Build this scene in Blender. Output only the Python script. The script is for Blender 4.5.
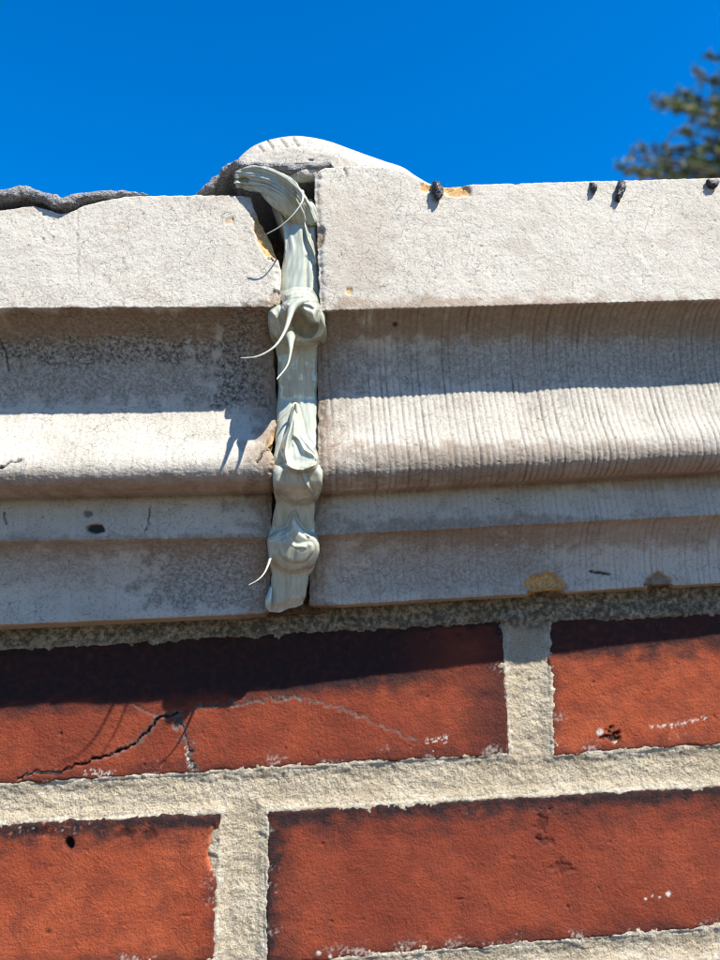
import bpy, math, random
import numpy as np
from mathutils import Matrix, Vector

for o in list(bpy.data.objects):
    bpy.data.objects.remove(o)
scene = bpy.context.scene
COL = scene.collection

# ------------------------------------------------------------------ camera
F_PX = 750.0                     # focal length in photo pixels (720 x 960)
PITCH, YAW, ROLL = 12.0, 3.0, 2.5
U = 0.0011                       # one authored "millimetre" in metres
EYE = 1.45                       # height of the camera above the ground
DIST = 300.0                     # camera to brick face, authored mm
def _rx(a):
    c, s = math.cos(a), math.sin(a); return np.array([[1, 0, 0], [0, c, -s], [0, s, c]])
def _rz(a):
    c, s = math.cos(a), math.sin(a); return np.array([[c, -s, 0], [s, c, 0], [0, 0, 1]])
CAMR = _rz(math.radians(-YAW)) @ _rx(math.radians(90 + PITCH)) @ _rz(math.radians(-ROLL))
CAMP = np.array([0.0, -DIST, 0.0])
cam_data = bpy.data.cameras.new('camera')
cam = bpy.data.objects.new('camera', cam_data); COL.objects.link(cam)
m4 = Matrix([list(r) + [0] for r in CAMR] + [[0, 0, 0, 1]])
cam.matrix_world = Matrix.Translation((0, -DIST * U, EYE)) @ m4
cam_data.sensor_fit = 'VERTICAL'; cam_data.sensor_height = 36.0; cam_data.sensor_width = 36.0
cam_data.lens = F_PX / 960.0 * 36.0
cam_data.clip_start = 0.01; cam_data.clip_end = 2000
cam_data.dof.use_dof = True
cam_data.dof.focus_distance = 0.283
cam_data.dof.aperture_fstop = cam_data.lens / 2.9
scene.camera = cam

# ------------------------------------------------------------------ sky, sun, exposure
TOSUN = Vector((0.95, -1.0, 1.55)).normalized()
world = bpy.data.worlds.new('World'); scene.world = world; world.use_nodes = True
wn = world.node_tree; wn.nodes.clear()
w_out = wn.nodes.new('ShaderNodeOutputWorld'); w_bg = wn.nodes.new('ShaderNodeBackground')
w_sky = wn.nodes.new('ShaderNodeTexSky'); w_hs = wn.nodes.new('ShaderNodeHueSaturation')
w_sky.sky_type = 'NISHITA'; w_sky.sun_disc = False
w_sky.sun_elevation = math.asin(TOSUN.z)
w_sky.sun_rotation = math.atan2(TOSUN.x, TOSUN.y)
w_sky.altitude = 300; w_sky.air_density = 1.0; w_sky.dust_density = 0.0; w_sky.ozone_density = 4.0
w_hs.inputs['Saturation'].default_value = 1.40
w_hs.inputs['Hue'].default_value = 0.505
w_hs.inputs['Value'].default_value = 1.40
w_bg.inputs['Strength'].default_value = 0.075
wn.links.new(w_sky.outputs[0], w_hs.inputs['Color']); wn.links.new(w_hs.outputs[0], w_bg.inputs[0])
wn.links.new(w_bg.outputs[0], w_out.inputs[0])
sun_d = bpy.data.lights.new('sun', 'SUN'); sun_d.energy = 5.0; sun_d.angle = math.radians(0.5)
sun_d.color = (1.0, 0.925, 0.81)
sun = bpy.data.objects.new('sun', sun_d); COL.objects.link(sun)
sun.rotation_euler = TOSUN.to_track_quat('Z', 'Y').to_euler(); sun.location = (2, -3, 5)
scene.view_settings.view_transform = 'Standard'; scene.view_settings.look = 'None'
scene.view_settings.exposure = 1.28; scene.view_settings.gamma = 1.0
scene.render.film_transparent = False
scene.cycles.filter_width = 1.15

# ------------------------------------------------------------------ pixel <-> place
def at(px, py, p):
    """photo pixel on the vertical plane standing p (authored mm) proud of the brick face -> authored xyz"""
    px = np.asarray(px, float); py = np.asarray(py, float); p = np.asarray(p, float)
    d = np.stack(np.broadcast_arrays(px - 360, 480 - py, -F_PX + 0 * px), -1) @ CAMR.T
    t = (-p - CAMP[1]) / d[..., 1]
    return CAMP + d * t[..., None]
def proj(P):
    q = (np.asarray(P) - CAMP) @ CAMR
    return 360 + F_PX * q[..., 0] / -q[..., 2], 480 - F_PX * q[..., 1] / -q[..., 2]
def world_of(P):
    return np.asarray(P) * U + np.array([0, 0, EYE])

# ------------------------------------------------------------------ noise
_rng = np.random.RandomState(7)
_perm = _rng.permutation(256); _perm = np.concatenate([_perm, _perm, _perm])
_grad = _rng.normal(size=(256, 3)); _grad /= np.linalg.norm(_grad, axis=1)[:, None]
def noise(x, y, z=0.0):
    x, y, z = np.broadcast_arrays(np.asarray(x, float), np.asarray(y, float), np.asarray(z, float))
    xi, yi, zi = np.floor(x).astype(int), np.floor(y).astype(int), np.floor(z).astype(int)
    fx, fy, fz = x - xi, y - yi, z - zi
    u, v, w = [t * t * t * (t * (t * 6 - 15) + 10) for t in (fx, fy, fz)]
    def g(i, j, k):
        h = _perm[_perm[_perm[(xi + i) & 255] + ((yi + j) & 255)] + ((zi + k) & 255)] & 255
        gr = _grad[h]
        return gr[..., 0] * (fx - i) + gr[..., 1] * (fy - j) + gr[..., 2] * (fz - k)
    def L(a, b, t): return a + t * (b - a)
    return 1.6 * L(L(L(g(0,0,0), g(1,0,0), u), L(g(0,1,0), g(1,1,0), u), v),
                   L(L(g(0,0,1), g(1,0,1), u), L(g(0,1,1), g(1,1,1), u), v), w)
def fbm(x, y, z=0.0, o=3):
    s, a, f = 0, 1.0, 1.0
    for i in range(o):
        s = s + a * noise(x * f + 17 * i, y * f - 9 * i, z * f + 5 * i); a *= 0.5; f *= 2.1
    return s
def sstep(a, b, x):
    t = np.clip((x - a) / (b - a), 0, 1); return t * t * (3 - 2 * t)
def polyline_dist(px, py, pts):
    d = np.full(np.shape(px), 1e9)
    for (x0, y0), (x1, y1) in zip(pts[:-1], pts[1:]):
        dx, dy = x1 - x0, y1 - y0
        t = np.clip(((px - x0) * dx + (py - y0) * dy) / (dx * dx + dy * dy), 0, 1)
        d = np.minimum(d, np.hypot(px - x0 - t * dx, py - y0 - t * dy))
    return d

# ------------------------------------------------------------------ mesh helpers
def mesh_raw(name, V, quads, smooth=True, attrs=None):
    me = bpy.data.meshes.new(name)
    V = np.asarray(V, np.float32); quads = np.asarray(quads, np.int32)
    n, k = len(quads), quads.shape[1]
    me.vertices.add(len(V)); me.vertices.foreach_set('co', V.ravel())
    me.loops.add(n * k); me.loops.foreach_set('vertex_index', quads.ravel())
    me.polygons.add(n); me.polygons.foreach_set('loop_start', np.arange(0, n * k, k, dtype=np.int32))
    try: me.polygons.foreach_set('loop_total', np.full(n, k, np.int32))
    except Exception: pass
    me.polygons.foreach_set('use_smooth', np.full(n, smooth, bool))
    for a, v in (attrs or {}).items():
        at_ = me.attributes.new(a, 'FLOAT', 'POINT'); at_.data.foreach_set('value', np.asarray(v, np.float32).ravel())
    me.update(calc_edges=True); me.validate()
    return me
def link(name, me, mat=None, parent=None):
    o = bpy.data.objects.new(name, me); COL.objects.link(o)
    if mat is not None and me is not None and not me.materials: me.materials.append(mat)
    if parent is not None: o.parent = parent
    return o
def thing(name, label, cat, group=None):
    o = bpy.data.objects.new(name, None); COL.objects.link(o); o.empty_display_size = 0.02
    return tag(o, label, cat, group)
def tag(o, label, cat, group=None, kind=None):
    if label: o['label'] = label
    if cat: o['category'] = cat
    if group: o['group'] = group
    if kind: o['kind'] = kind
    return o
def grid_quads(nu, nv, flip=False, cu=False, cv=False, base=0):
    iu = np.arange(nu if cu else nu - 1); iv = np.arange(nv if cv else nv - 1)
    a, b = np.meshgrid(iu, iv, indexing='ij')
    a2, b2 = (a + 1) % nu, (b + 1) % nv
    q = np.stack([a * nv + b, a2 * nv + b, a2 * nv + b2, a * nv + b2], -1).reshape(-1, 4) + base
    return q[:, ::-1] if flip else q
def grid_obj(name, P, mat, parent, attrs=None, flip=False, keep=None, smooth=True):
    nu, nv = P.shape[:2]
    q = grid_quads(nu, nv, flip)
    if keep is not None:
        kf = keep.ravel(); q = q[kf[q].any(1)]
        used = np.unique(q); remap = np.full(nu * nv, -1); remap[used] = np.arange(len(used))
        me = mesh_raw(name, world_of(P.reshape(-1, 3))[used], remap[q], smooth,
                      {k: v.ravel()[used] for k, v in (attrs or {}).items()})
    else:
        me = mesh_raw(name, world_of(P.reshape(-1, 3)), q, smooth, attrs)
    return link(name, me, mat, parent)
def normals_of(P):
    du = np.gradient(P, axis=0); dv = np.gradient(P, axis=1)
    n = np.cross(du, dv); n /= np.maximum(np.linalg.norm(n, axis=-1, keepdims=True), 1e-9)
    return n
def catmull(pts, n):
    pts = np.asarray(pts, float); k = len(pts)
    ext = np.vstack([2 * pts[0] - pts[1], pts, 2 * pts[-1] - pts[-2]])
    t = np.linspace(0, k - 1 - 1e-9, n); i = t.astype(int); f = (t - i)[:, None]
    p0, p1, p2, p3 = ext[i], ext[i + 1], ext[i + 2], ext[i + 3]
    return 0.5 * (2 * p1 + (p2 - p0) * f + (2 * p0 - 5 * p1 + 4 * p2 - p3) * f ** 2 + (3 * p1 - p0 - 3 * p2 + p3) * f ** 3)
def sweep(path, sides=14, per=8, flat=1.0, cap=True):
    """round tapering tube through (px, py, p, r) points -> (verts authored, quads)"""
    path = np.array(path, float)
    C = at(path[:, 0], path[:, 1], path[:, 2]); c4 = np.column_stack([C, path[:, 3]])
    return sweep_xyz(c4, sides, per, flat, cap)
def sweep_xyz(c4, sides=14, per=8, flat=1.0, cap=True):
    c = catmull(c4, (len(c4) - 1) * per + 1); P, r = c[:, :3], np.maximum(c[:, 3], 0.05)
    if cap:
        T0 = P[0] - P[1]; T0 /= np.linalg.norm(T0); T1 = P[-1] - P[-2]; T1 /= np.linalg.norm(T1)
        aa = np.array([0.0, 0.35, 0.7, 1.0]) * math.pi / 2
        P = np.vstack([[P[0] + T0 * r[0] * math.cos(a) for a in aa[:-1]], P, [P[-1] + T1 * r[-1] * math.cos(a) for a in aa[:-1][::-1]]])
        r = np.concatenate([[max(r[0] * math.sin(a), 0.01) for a in aa[:-1]], r, [max(r[-1] * math.sin(a), 0.01) for a in aa[:-1][::-1]]])
    T = np.gradient(P, axis=0); T /= np.maximum(np.linalg.norm(T, axis=1), 1e-9)[:, None]
    N = np.zeros_like(P); ref = np.array([0, 1.0, 0])
    if abs(T[0] @ ref) > 0.9: ref = np.array([1.0, 0, 0])
    for i in range(len(P)):
        nrm = ref - T[i] * (ref @ T[i]); nrm /= max(np.linalg.norm(nrm), 1e-9); N[i] = nrm; ref = nrm
    B = np.cross(T, N)
    a = np.linspace(0, 2 * math.pi, sides, endpoint=False)
    V = P[:, None] + r[:, None, None] * (np.cos(a)[None, :, None] * N[:, None] * flat + np.sin(a)[None, :, None] * B[:, None])
    return V.reshape(-1, 3), grid_quads(len(P), sides, cv=True)
def join(parts):
    Vs, Qs, b = [], [], 0
    for V, Q in parts:
        Vs.append(V); Qs.append(Q + b); b += len(V)
    return np.vstack(Vs), np.vstack(Qs)
def remeshed(name, parts, voxel, smooth_it=4, smooth_f=0.5):
    V, Q = join(parts)
    me = mesh_raw(name + '_raw', V * U, Q)          # local coordinates, offset added later
    o = bpy.data.objects.new(name + '_raw', me); COL.objects.link(o)
    rm = o.modifiers.new('r', 'REMESH'); rm.mode = 'VOXEL'; rm.voxel_size = voxel * U
    sm = o.modifiers.new('s', 'SMOOTH'); sm.factor = smooth_f; sm.iterations = smooth_it
    dg = bpy.context.evaluated_depsgraph_get()
    out = bpy.data.meshes.new_from_object(o.evaluated_get(dg)); out.name = name
    bpy.data.objects.remove(o); bpy.data.meshes.remove(me)
    n = len(out.vertices); co = np.empty(n * 3, np.float32); out.vertices.foreach_get('co', co)
    no = np.empty(n * 3, np.float32); out.vertices.foreach_get('normal', no)
    return out, co.reshape(-1, 3) / U, no.reshape(-1, 3)
def set_co(me, P):
    me.vertices.foreach_set('co', world_of(P).astype(np.float32).ravel())
    me.polygons.foreach_set('use_smooth', np.ones(len(me.polygons), bool)); me.update()

# ------------------------------------------------------------------ materials
class NT:
    def __init__(s, name):
        s.m = bpy.data.materials.new(name); s.m.use_nodes = True; s.t = s.m.node_tree
        s.b = s.t.nodes['Principled BSDF']
        s.geo = s.t.nodes.new('ShaderNodeNewGeometry').outputs['Position']
        mp = s.t.nodes.new('ShaderNodeVectorMath'); mp.operation = 'SCALE'; mp.inputs['Scale'].default_value = 1 / U
        s.t.links.new(s.geo, mp.inputs[0]); s.pos = mp.outputs[0]
    def put(s, sock, v):
        if hasattr(v, 'links') or isinstance(v, bpy.types.NodeSocket): s.t.links.new(v, sock)
        elif isinstance(v, tuple) and len(v) == 3 and sock.type == 'RGBA': sock.default_value = (*v, 1)
        else: sock.default_value = v
    def mul(s, vec):
        n = s.t.nodes.new('ShaderNodeVectorMath'); n.operation = 'MULTIPLY'; s.put(n.inputs[0], s.pos); n.inputs[1].default_value = vec
        return n.outputs[0]
    def noise(s, scale, detail=3, rough=0.55, vec=None, dist=0.0):
        n = s.t.nodes.new('ShaderNodeTexNoise'); s.put(n.inputs['Vector'], vec or s.pos)
        n.inputs['Scale'].default_value = scale; n.inputs['Detail'].default_value = detail
        n.inputs['Roughness'].default_value = rough; n.inputs['Distortion'].default_value = dist
        return n.outputs['Fac']
    def voro(s, scale, feature='DISTANCE_TO_EDGE', vec=None, rnd=1.0):
        n = s.t.nodes.new('ShaderNodeTexVoronoi'); n.feature = feature; s.put(n.inputs['Vector'], vec or s.pos)
        n.inputs['Scale'].default_value = scale; n.inputs['Randomness'].default_value = rnd
        return n.outputs['Distance']
    def ramp(s, v, a, b, lo=0.0, hi=1.0):
        n = s.t.nodes.new('ShaderNodeMapRange'); s.put(n.inputs['Value'], v)
        n.interpolation_type = 'SMOOTHSTEP'
        n.inputs['From Min'].default_value = a; n.inputs['From Max'].default_value = b
        n.inputs['To Min'].default_value = lo; n.inputs['To Max'].default_value = hi
        return n.outputs['Result']
    def math(s, op, a, b=0.0, c=None):
        n = s.t.nodes.new('ShaderNodeMath'); n.operation = op; s.put(n.inputs[0], a); s.put(n.inputs[1], b)
        if c is not None: s.put(n.inputs[2], c)
        return n.outputs[0]
    def mix(s, f, a, b, mode='MIX'):
        n = s.t.nodes.new('ShaderNodeMix'); n.data_type = 'RGBA'; n.blend_type = mode
        s.put(n.inputs[0], f); s.put(n.inputs[6], a); s.put(n.inputs[7], b); return n.outputs[2]
    def attr(s, name):
        n = s.t.nodes.new('ShaderNodeAttribute'); n.attribute_name = name; return n.outputs['Fac']
    def bump(s, h, dist, strength=1.0, prev=None):
        n = s.t.nodes.new('ShaderNodeBump'); n.inputs['Distance'].default_value = dist * U
        n.inputs['Strength'].default_value = strength; s.put(n.inputs['Height'], h)
        if prev is not None: s.put(n.inputs['Normal'], prev)
        return n.outputs[0]
    def warp(s, amt, scale):
        n = s.t.nodes.new('ShaderNodeTexNoise'); s.put(n.inputs['Vector'], s.pos); n.inputs['Scale'].default_value = scale
        a = s.t.nodes.new('ShaderNodeVectorMath'); a.operation = 'MULTIPLY_ADD'
        s.put(a.inputs[0], n.outputs['Color']); a.inputs[1].default_value = (amt,) * 3; s.put(a.inputs[2], s.pos)
        return a.outputs[0]
    def out(s, color, rough, normal=None, tone=0.66, **kw):
        color = s.mix(1.0, color, (tone, tone, tone), 'MULTIPLY')
        s.put(s.b.inputs['Base Color'], color); s.put(s.b.inputs['Roughness'], rough)
        if normal is not None: s.put(s.b.inputs['Normal'], normal)
        for k, v in kw.items(): s.put(s.b.inputs[k.replace('_', ' ')], v)
        return s.m

def coping_material():
    n = NT('painted_coping')
    big = n.noise(0.02, 4); med = n.noise(0.16, 4)
    base = n.mix(n.ramp(big, 0.3, 0.7), (0.55, 0.52, 0.455), (0.63, 0.60, 0.53))
    base = n.mix(n.ramp(med, 0.42, 0.75, 0, 0.30), base, (0.42, 0.385, 0.33))
    speck = n.noise(1.25, 3, 0.65)
    base = n.mix(n.ramp(speck, 0.52, 0.70, 0, 0.5), base, (0.15, 0.14, 0.125))
    spk2 = n.noise(0.95, 4, 0.75)
    # fine crazing in the paint
    cv = n.warp(3.2, 0.35)
    cr = n.ramp(n.voro(0.22, vec=cv), 0.0, 0.013, 1, 0)
    crm = n.math('MULTIPLY', cr, n.ramp(n.noise(0.06, 3), 0.44, 0.60))
    base = n.mix(n.math('MULTIPLY', crm, 0.5), base, (0.13, 0.12, 0.11))
    # grime speckle
    d = n.attr('dirt')
    gr = n.math('MULTIPLY', d, n.ramp(n.noise(0.8, 6, 0.8), 0.36, 0.62, 0.10, 1.0))
    base = n.mix(gr, base, (0.065, 0.055, 0.045))
    base = n.mix(n.math('MULTIPLY', n.attr('rust_shade'), n.ramp(n.noise(0.25, 4, 0.6), 0.25, 0.65, 0.6, 1.0)), base, (0.30, 0.205, 0.135))
    chipc = n.mix(n.ramp(n.noise(1.1, 3), 0.35, 0.65), (0.55, 0.27, 0.07), (0.70, 0.46, 0.20))
    base = n.mix(n.attr('chip'), base, chipc)
    base = n.mix(n.attr('dark'), base, (0.018, 0.015, 0.013))
    h = n.math('ADD', n.math('MULTIPLY', speck, -0.7), n.math('MULTIPLY', spk2, 0.9))
    b1 = n.bump(h, 0.34, 0.85)
    b2 = n.bump(n.math('MULTIPLY', crm, -1.0), 0.3, 0.8, b1)
    return n.out(base, 0.82, b2, Specular_IOR_Level=0.25)

def brick_material(name, c0, c1):
    n = NT(name)
    base = n.mix(n.ramp(n.noise(0.035, 4), 0.3, 0.7), c0, c1)
    base = n.mix(n.ramp(n.noise(0.12, 5, 0.65), 0.40, 0.66, 0, 0.55), base, (0.15, 0.036, 0.022))
    sp = n.noise(1.3, 3, 0.6)
    base = n.mix(n.ramp(sp, 0.58, 0.72, 0, 0.55), base, (0.10, 0.03, 0.022))
    base = n.mix(n.ramp(n.noise(1.9, 2, 0.5), 0.66, 0.74, 0, 0.30), base, (0.52, 0.20, 0.12))
    soot_shade = n.math('MULTIPLY', n.attr('soot_shade'), n.ramp(n.noise(0.4, 4, 0.6), 0.2, 0.6, 0.75, 1.0))
    base = n.mix(soot_shade, base, (0.028, 0.016, 0.017))
    base = n.mix(n.attr('grey'), base, (0.15, 0.142, 0.128))
    base = n.mix(n.attr('white'), base, (0.66, 0.62, 0.56))
    base = n.mix(n.attr('chip'), base, (0.52, 0.17, 0.075))
    base = n.mix(n.attr('dark'), base, (0.012, 0.008, 0.008))
    h = n.math('ADD', n.noise(0.95, 4, 0.7), n.math('MULTIPLY', sp, -0.8))
    b = n.bump(h, 0.55, 0.8)
    return n.out(base, 0.85, b, Specular_IOR_Level=0.15)

def mortar_material():
    n = NT('lime_mortar')
    base = n.mix(n.ramp(n.noise(0.05, 4), 0.3, 0.7), (0.44, 0.37, 0.26), (0.58, 0.51, 0.385))
    g = n.noise(1.3, 3, 0.7)
    base = n.mix(n.ramp(g, 0.50, 0.68, 0, 0.7), base, (0.17, 0.135, 0.085))
    base = n.mix(n.ramp(n.noise(1.9, 2, 0.6), 0.6, 0.72, 0, 0.5), base, (0.68, 0.64, 0.56))
    base = n.mix(n.ramp(n.voro(0.4, 'F1'), 0.0, 0.16, 0.35, 0), base, (0.33, 0.13, 0.06))
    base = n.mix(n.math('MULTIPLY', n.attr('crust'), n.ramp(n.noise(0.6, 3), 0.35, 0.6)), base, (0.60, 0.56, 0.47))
    base = n.mix(n.math('MULTIPLY', n.attr('soot_shade'), n.ramp(n.noise(0.5, 4, 0.7), 0.3, 0.62)), base, (0.05, 0.042, 0.035))
    h = n.math('ADD', g, n.noise(0.6, 3, 0.6))
    return n.out(base, 0.92, n.bump(h, 0.85, 0.9), Specular_IOR_Level=0.2)

def sealant_material():
    n = NT('sealant')
    st = n.noise(1.0, 3, 0.6, n.mul((0.55, 0.3, 0.05)))
    base = n.mix(n.ramp(st, 0.35, 0.68), (0.58, 0.607, 0.495), (0.43, 0.455, 0.36))
    base = n.mix(n.ramp(n.noise(0.12, 3), 0.5, 0.75, 0, 0.30), base, (0.40, 0.42, 0.33))
    b = n.bump(st, 0.08, 0.2)
    m = n.out(base, n.ramp(st, 0.3, 0.7, 0.12, 0.24), b, Specular_IOR_Level=0.6)
    n.b.inputs['Coat Weight'].default_value = 0.6; n.b.inputs['Coat Roughness'].default_value = 0.08
    n.b.inputs['Subsurface Weight'].default_value = 0.08
    n.b.inputs['Subsurface Radius'].default_value = (0.001, 0.001, 0.0008)
    n.b.inputs['Subsurface Scale'].default_value = 1.0
    return m

def felt_material():
    n = NT('mineral_felt')
    sp = n.noise(1.6, 3, 0.7); f = n.noise(2.2, 2, 0.6, n.mul((0.4, 1.2, 1.2)))
    base = n.mix(n.ramp(sp, 0.35, 0.65), (0.15, 0.15, 0.155), (0.46, 0.46, 0.465))
    base = n.mix(n.ramp(f, 0.6, 0.7, 0, 0.6), base, (0.60, 0.60, 0.60))
    return n.out(base, 0.95, n.bump(n.math('ADD', sp, f), 0.7, 0.9), Specular_IOR_Level=0.1)

def simple_material(name, c0, c1, scale, rough, bump=0.3, spec=0.3):
    n = NT(name); v = n.noise(scale, 4, 0.6)
    return n.out(n.mix(n.ramp(v, 0.3, 0.7), c0, c1), rough, n.bump(v, bump, 0.8), Specular_IOR_Level=spec)

M_COPING = coping_material()
M_BRICK = brick_material('red_brick', (0.29, 0.058, 0.024), (0.395, 0.092, 0.038))
M_BRICK2 = brick_material('dark_red_brick', (0.195, 0.038, 0.019), (0.285, 0.061, 0.027))
M_MORTAR = mortar_material()
M_SEAL = sealant_material()
M_FELT = felt_material()
M_TAR = simple_material('tar', (0.008, 0.008, 0.009), (0.03, 0.029, 0.03), 1.2, 0.45, 0.5, 0.5)
M_CORE = simple_material('joint_filling', (0.07, 0.045, 0.03), (0.22, 0.14, 0.085), 0.6, 0.95, 0.8, 0.1)
M_BARK = simple_material('bark', (0.07, 0.05, 0.035), (0.14, 0.10, 0.07), 0.05, 0.9, 10, 0.1)
M_GROUND = simple_material('dry_paving', (0.13, 0.092, 0.062), (0.185, 0.135, 0.09), 0.004, 0.95, 5, 0.1)

# ------------------------------------------------------------------ ground
gv = np.array([[-150, -150, 0], [150, -150, 0], [150, 150, 0], [-150, 150, 0]], float)
tag(link('ground', mesh_raw('ground', gv, [[0, 1, 2, 3]], False), M_GROUND), None, None, kind='structure')

# ------------------------------------------------------------------ brick wall
wall = thing('brick_wall', 'red brick parapet wall with wide sandy mortar joints below the coping', 'wall')
def wp(px, py, p=0.0):
    q = at(px, py, p); return np.array([q[0], q[2]])
# in-view bricks: corners (top left, top right, bottom right, bottom left) as pixels on the brick face
SEEN = {
    'A': [(-88, 652), (504, 617), (511, 755), (-88, 791)],
    'B': [(548, 617), (1130, 575), (1130, 722), (552, 757)],
    'C': [(-360, 840), (222, 812), (216, 962), (-360, 998)],
    'D': [(266, 810), (868, 776), (868, 916), (265, 967)],
    'E': [(-110, 1040), (545, 988), (548, 1135), (-110, 1175)],
    'G': [(590, 968), (1190, 915), (1190, 1062), (592, 1118)],
}
QUADS = {k: np.array([wp(*c) for c in v]) for k, v in SEEN.items()}
QUADS['B'][1:3] = [(306, 5.5), (305, -43.5)]; QUADS['G'][1:3] = [(308, -118), (307, -168)]; QUADS['C'][[0, 3]] = [(-256, -59), (-256, -108)]
def quad_sd(x, z, Q):
    d = np.full(np.shape(x), -1e9)
    for i in range(4):
        a, b = Q[i], Q[(i + 1) % 4]; e = b - a; nrm = np.array([-e[1], e[0]]) / np.linalg.norm(e)
        # corners run clockwise seen from the front -> outward normal is to the left
        d = np.maximum(d, (x - a[0]) * nrm[0] + (z - a[1]) * nrm[1])
    return d
CRACK1 = [(18, 780), (22, 777), (34, 772), (48, 774), (62, 772), (74, 766), (83, 763), (100, 758), (117, 752), (126, 748), (133, 744), (147, 732), (155, 722), (160, 717), (177, 714)]
CRACK2 = [(177, 714), (200, 707), (220, 704), (245, 703), (270, 699), (298, 697)]
CRACK3 = [(177, 714), (180, 724), (183, 734), (189, 744), (191, 757), (193, 774)]
CRACK4 = [(298, 697), (322, 703), (340, 708), (360, 716), (390, 730), (418, 741)]
CRACK5 = [(160, 717), (148, 712), (138, 708), (131, 701)]
def build_brick(key, mat, step):
    Q = QUADS[key]
    L = np.linalg.norm(Q[1] - Q[0]); H = np.linalg.norm(Q[3] - Q[0])
    # denser only where the frame looks
    s = np.concatenate([[0], np.linspace(0, 1, int(L / step)), [1]]); t = np.concatenate([[0], np.linspace(0, 1, int(H / step)), [1]])
    S, T = np.meshgrid(s, t, indexing='ij')
    XZ = ((1 - S) * (1 - T))[..., None] * Q[0] + (S * (1 - T))[..., None] * Q[1] + (S * T)[..., None] * Q[2] + ((1 - S) * T)[..., None] * Q[3]
    x, z = XZ[..., 0].copy(), XZ[..., 1].copy()
    sd = -quad_sd(x, z, Q)                       # inside distance
    sd_edge = np.maximum(sd, 0)
    off = hash(key) % 50 if False else ord(key)
    near = np.exp(-sd_edge / 4.0)
    x += near * 0.9 * fbm(x / 7, z / 7, off); z += near * 0.9 * fbm(x / 7, z / 7, off + 31)
    R = 1.7
    k = np.clip(sd_edge / R, 0, 1)
    p = -R * (1 - np.sqrt(np.clip(1 - (1 - k) ** 2, 0, 1)))
    p += 0.45 * fbm(x / 40, z / 40, off) + 0.16 * fbm(x / 6, z / 6, off) + 0.10 * fbm(x / 1.6, z / 1.6, off)
    pits = noise(x / 3.1, z / 2.4, off + 3); p -= 0.7 * sstep(0.62, 0.85, pits)
    X3 = np.stack([x, -p, z], -1); px, py = proj(X3)
    att = {a: np.zeros_like(x) for a in ('soot_shade', 'grey', 'white', 'chip', 'dark')}
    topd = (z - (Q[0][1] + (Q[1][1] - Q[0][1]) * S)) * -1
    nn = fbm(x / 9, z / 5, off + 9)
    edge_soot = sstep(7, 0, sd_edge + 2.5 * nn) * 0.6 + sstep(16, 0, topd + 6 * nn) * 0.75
    att['soot_shade'] = np.clip(edge_soot, 0, 1)
    if key == 'A':
        att['soot_shade'] = np.maximum(att['soot_shade'], 0.98 * sstep(29, 20, topd + 3 * nn) * sstep(520, 380, px))  # soot band widened to paint in the coping's near-black shadow
        att['soot_shade'] = np.maximum(att['soot_shade'], 0.75 * sstep(440, 505, px + 18 * nn))
        wob = 2.0 * fbm(x / 3, z / 3, 40) + 0.25 * fbm(x / 0.9, z / 0.9, 41)
        d1 = polyline_dist(px + wob, py + wob, CRACK1); d2 = polyline_dist(px + wob * 2, py + wob * 2, CRACK2)
        d3 = polyline_dist(px + wob * 3, py - wob * 2, CRACK3); d4 = polyline_dist(px + wob * 3, py + wob * 3, CRACK4)
        d5 = polyline_dist(px + wob * 3, py + wob * 3, CRACK5)
        fade = sstep(12, 60, px)
        w1 = 0.9 + 0.2 * sstep(30, 120, px) + 0.5 * fbm(x / 5, z / 5, 4)
        p -= 2.2 * np.exp(-(d1 / w1) ** 2) + 0.6 * np.exp(-(d2 / 0.9) ** 2) + 0.8 * np.exp(-(d3 / 1.6) ** 2) + 0.3 * np.exp(-(d4 / 0.8) ** 2) + 0.4 * np.exp(-(d5 / 1.1) ** 2)
        att['dark'] = np.clip(sstep(1.25, 0.4, d1) + 0.5 * sstep(1.2, 0.3, d2) + 0.5 * sstep(1.2, 0.4, d3), 0, 1)
        g = fbm(x / 2.5, z / 2.5, 77)
        att['grey'] = np.clip(0.55 * sstep(5, 1, d1 + 2 * g) * sstep(60, 140, px) + 0.65 * sstep(3.2, .5, d2 + 1.6 * g) + 0.7 * sstep(6, 1, d3 + 2.5 * g) + 0.55 * sstep(2.4, .3, d4 + 1.6 * g) + 0.3 * sstep(3, .5, d5 + 2 * g), 0, 0.95)
        wx = polyline_dist(px, py, [(86, 772), (112, 775)]); w2 = polyline_dist(px, py, [(428, 741), (446, 738)])
        w3 = polyline_dist(px, py, [(186, 748), (193, 772)])
        att['white'] = np.clip((sstep(4, 1, np.minimum(wx, w2) + 4 * g) + sstep(3, .5, w3 + 4 * g)) * (fbm(x / 0.9, z / 0.9, 5) > 0.1), 0, 0.8)
    if key == 'B':
        g = fbm(x / 2.2, z / 2.2, 51)
        dp = np.hypot((px - 612) / 13, (py - 736) / 10); hole = sstep(0.9, 0.45, dp + 0.7 * g) * sstep(-0.3, 0.2, fbm(x / 3, z / 1.5, 5) + 0.15)
        p -= 1.3 * hole; att['dark'] = 0.9 * hole
        w = polyline_dist(px, py, [(651, 727), (675, 725), (704, 718)])
        att['white'] = 0.8 * sstep(2.6, 0.4, w + 2.6 * g) * (fbm(x / 0.9, z / 0.9, 5) > 0.05)
        att['white'] = np.maximum(att['white'], 0.9 * sstep(4.5, 2, np.hypot(px - 600, py - 732)))
        att['soot_shade'] = np.maximum(att['soot_shade'] * 0.8, 0.93 * sstep(22, 11, topd + 5 * nn))  # top edge soot, deepened to paint the coping shadow into the brick
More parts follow.
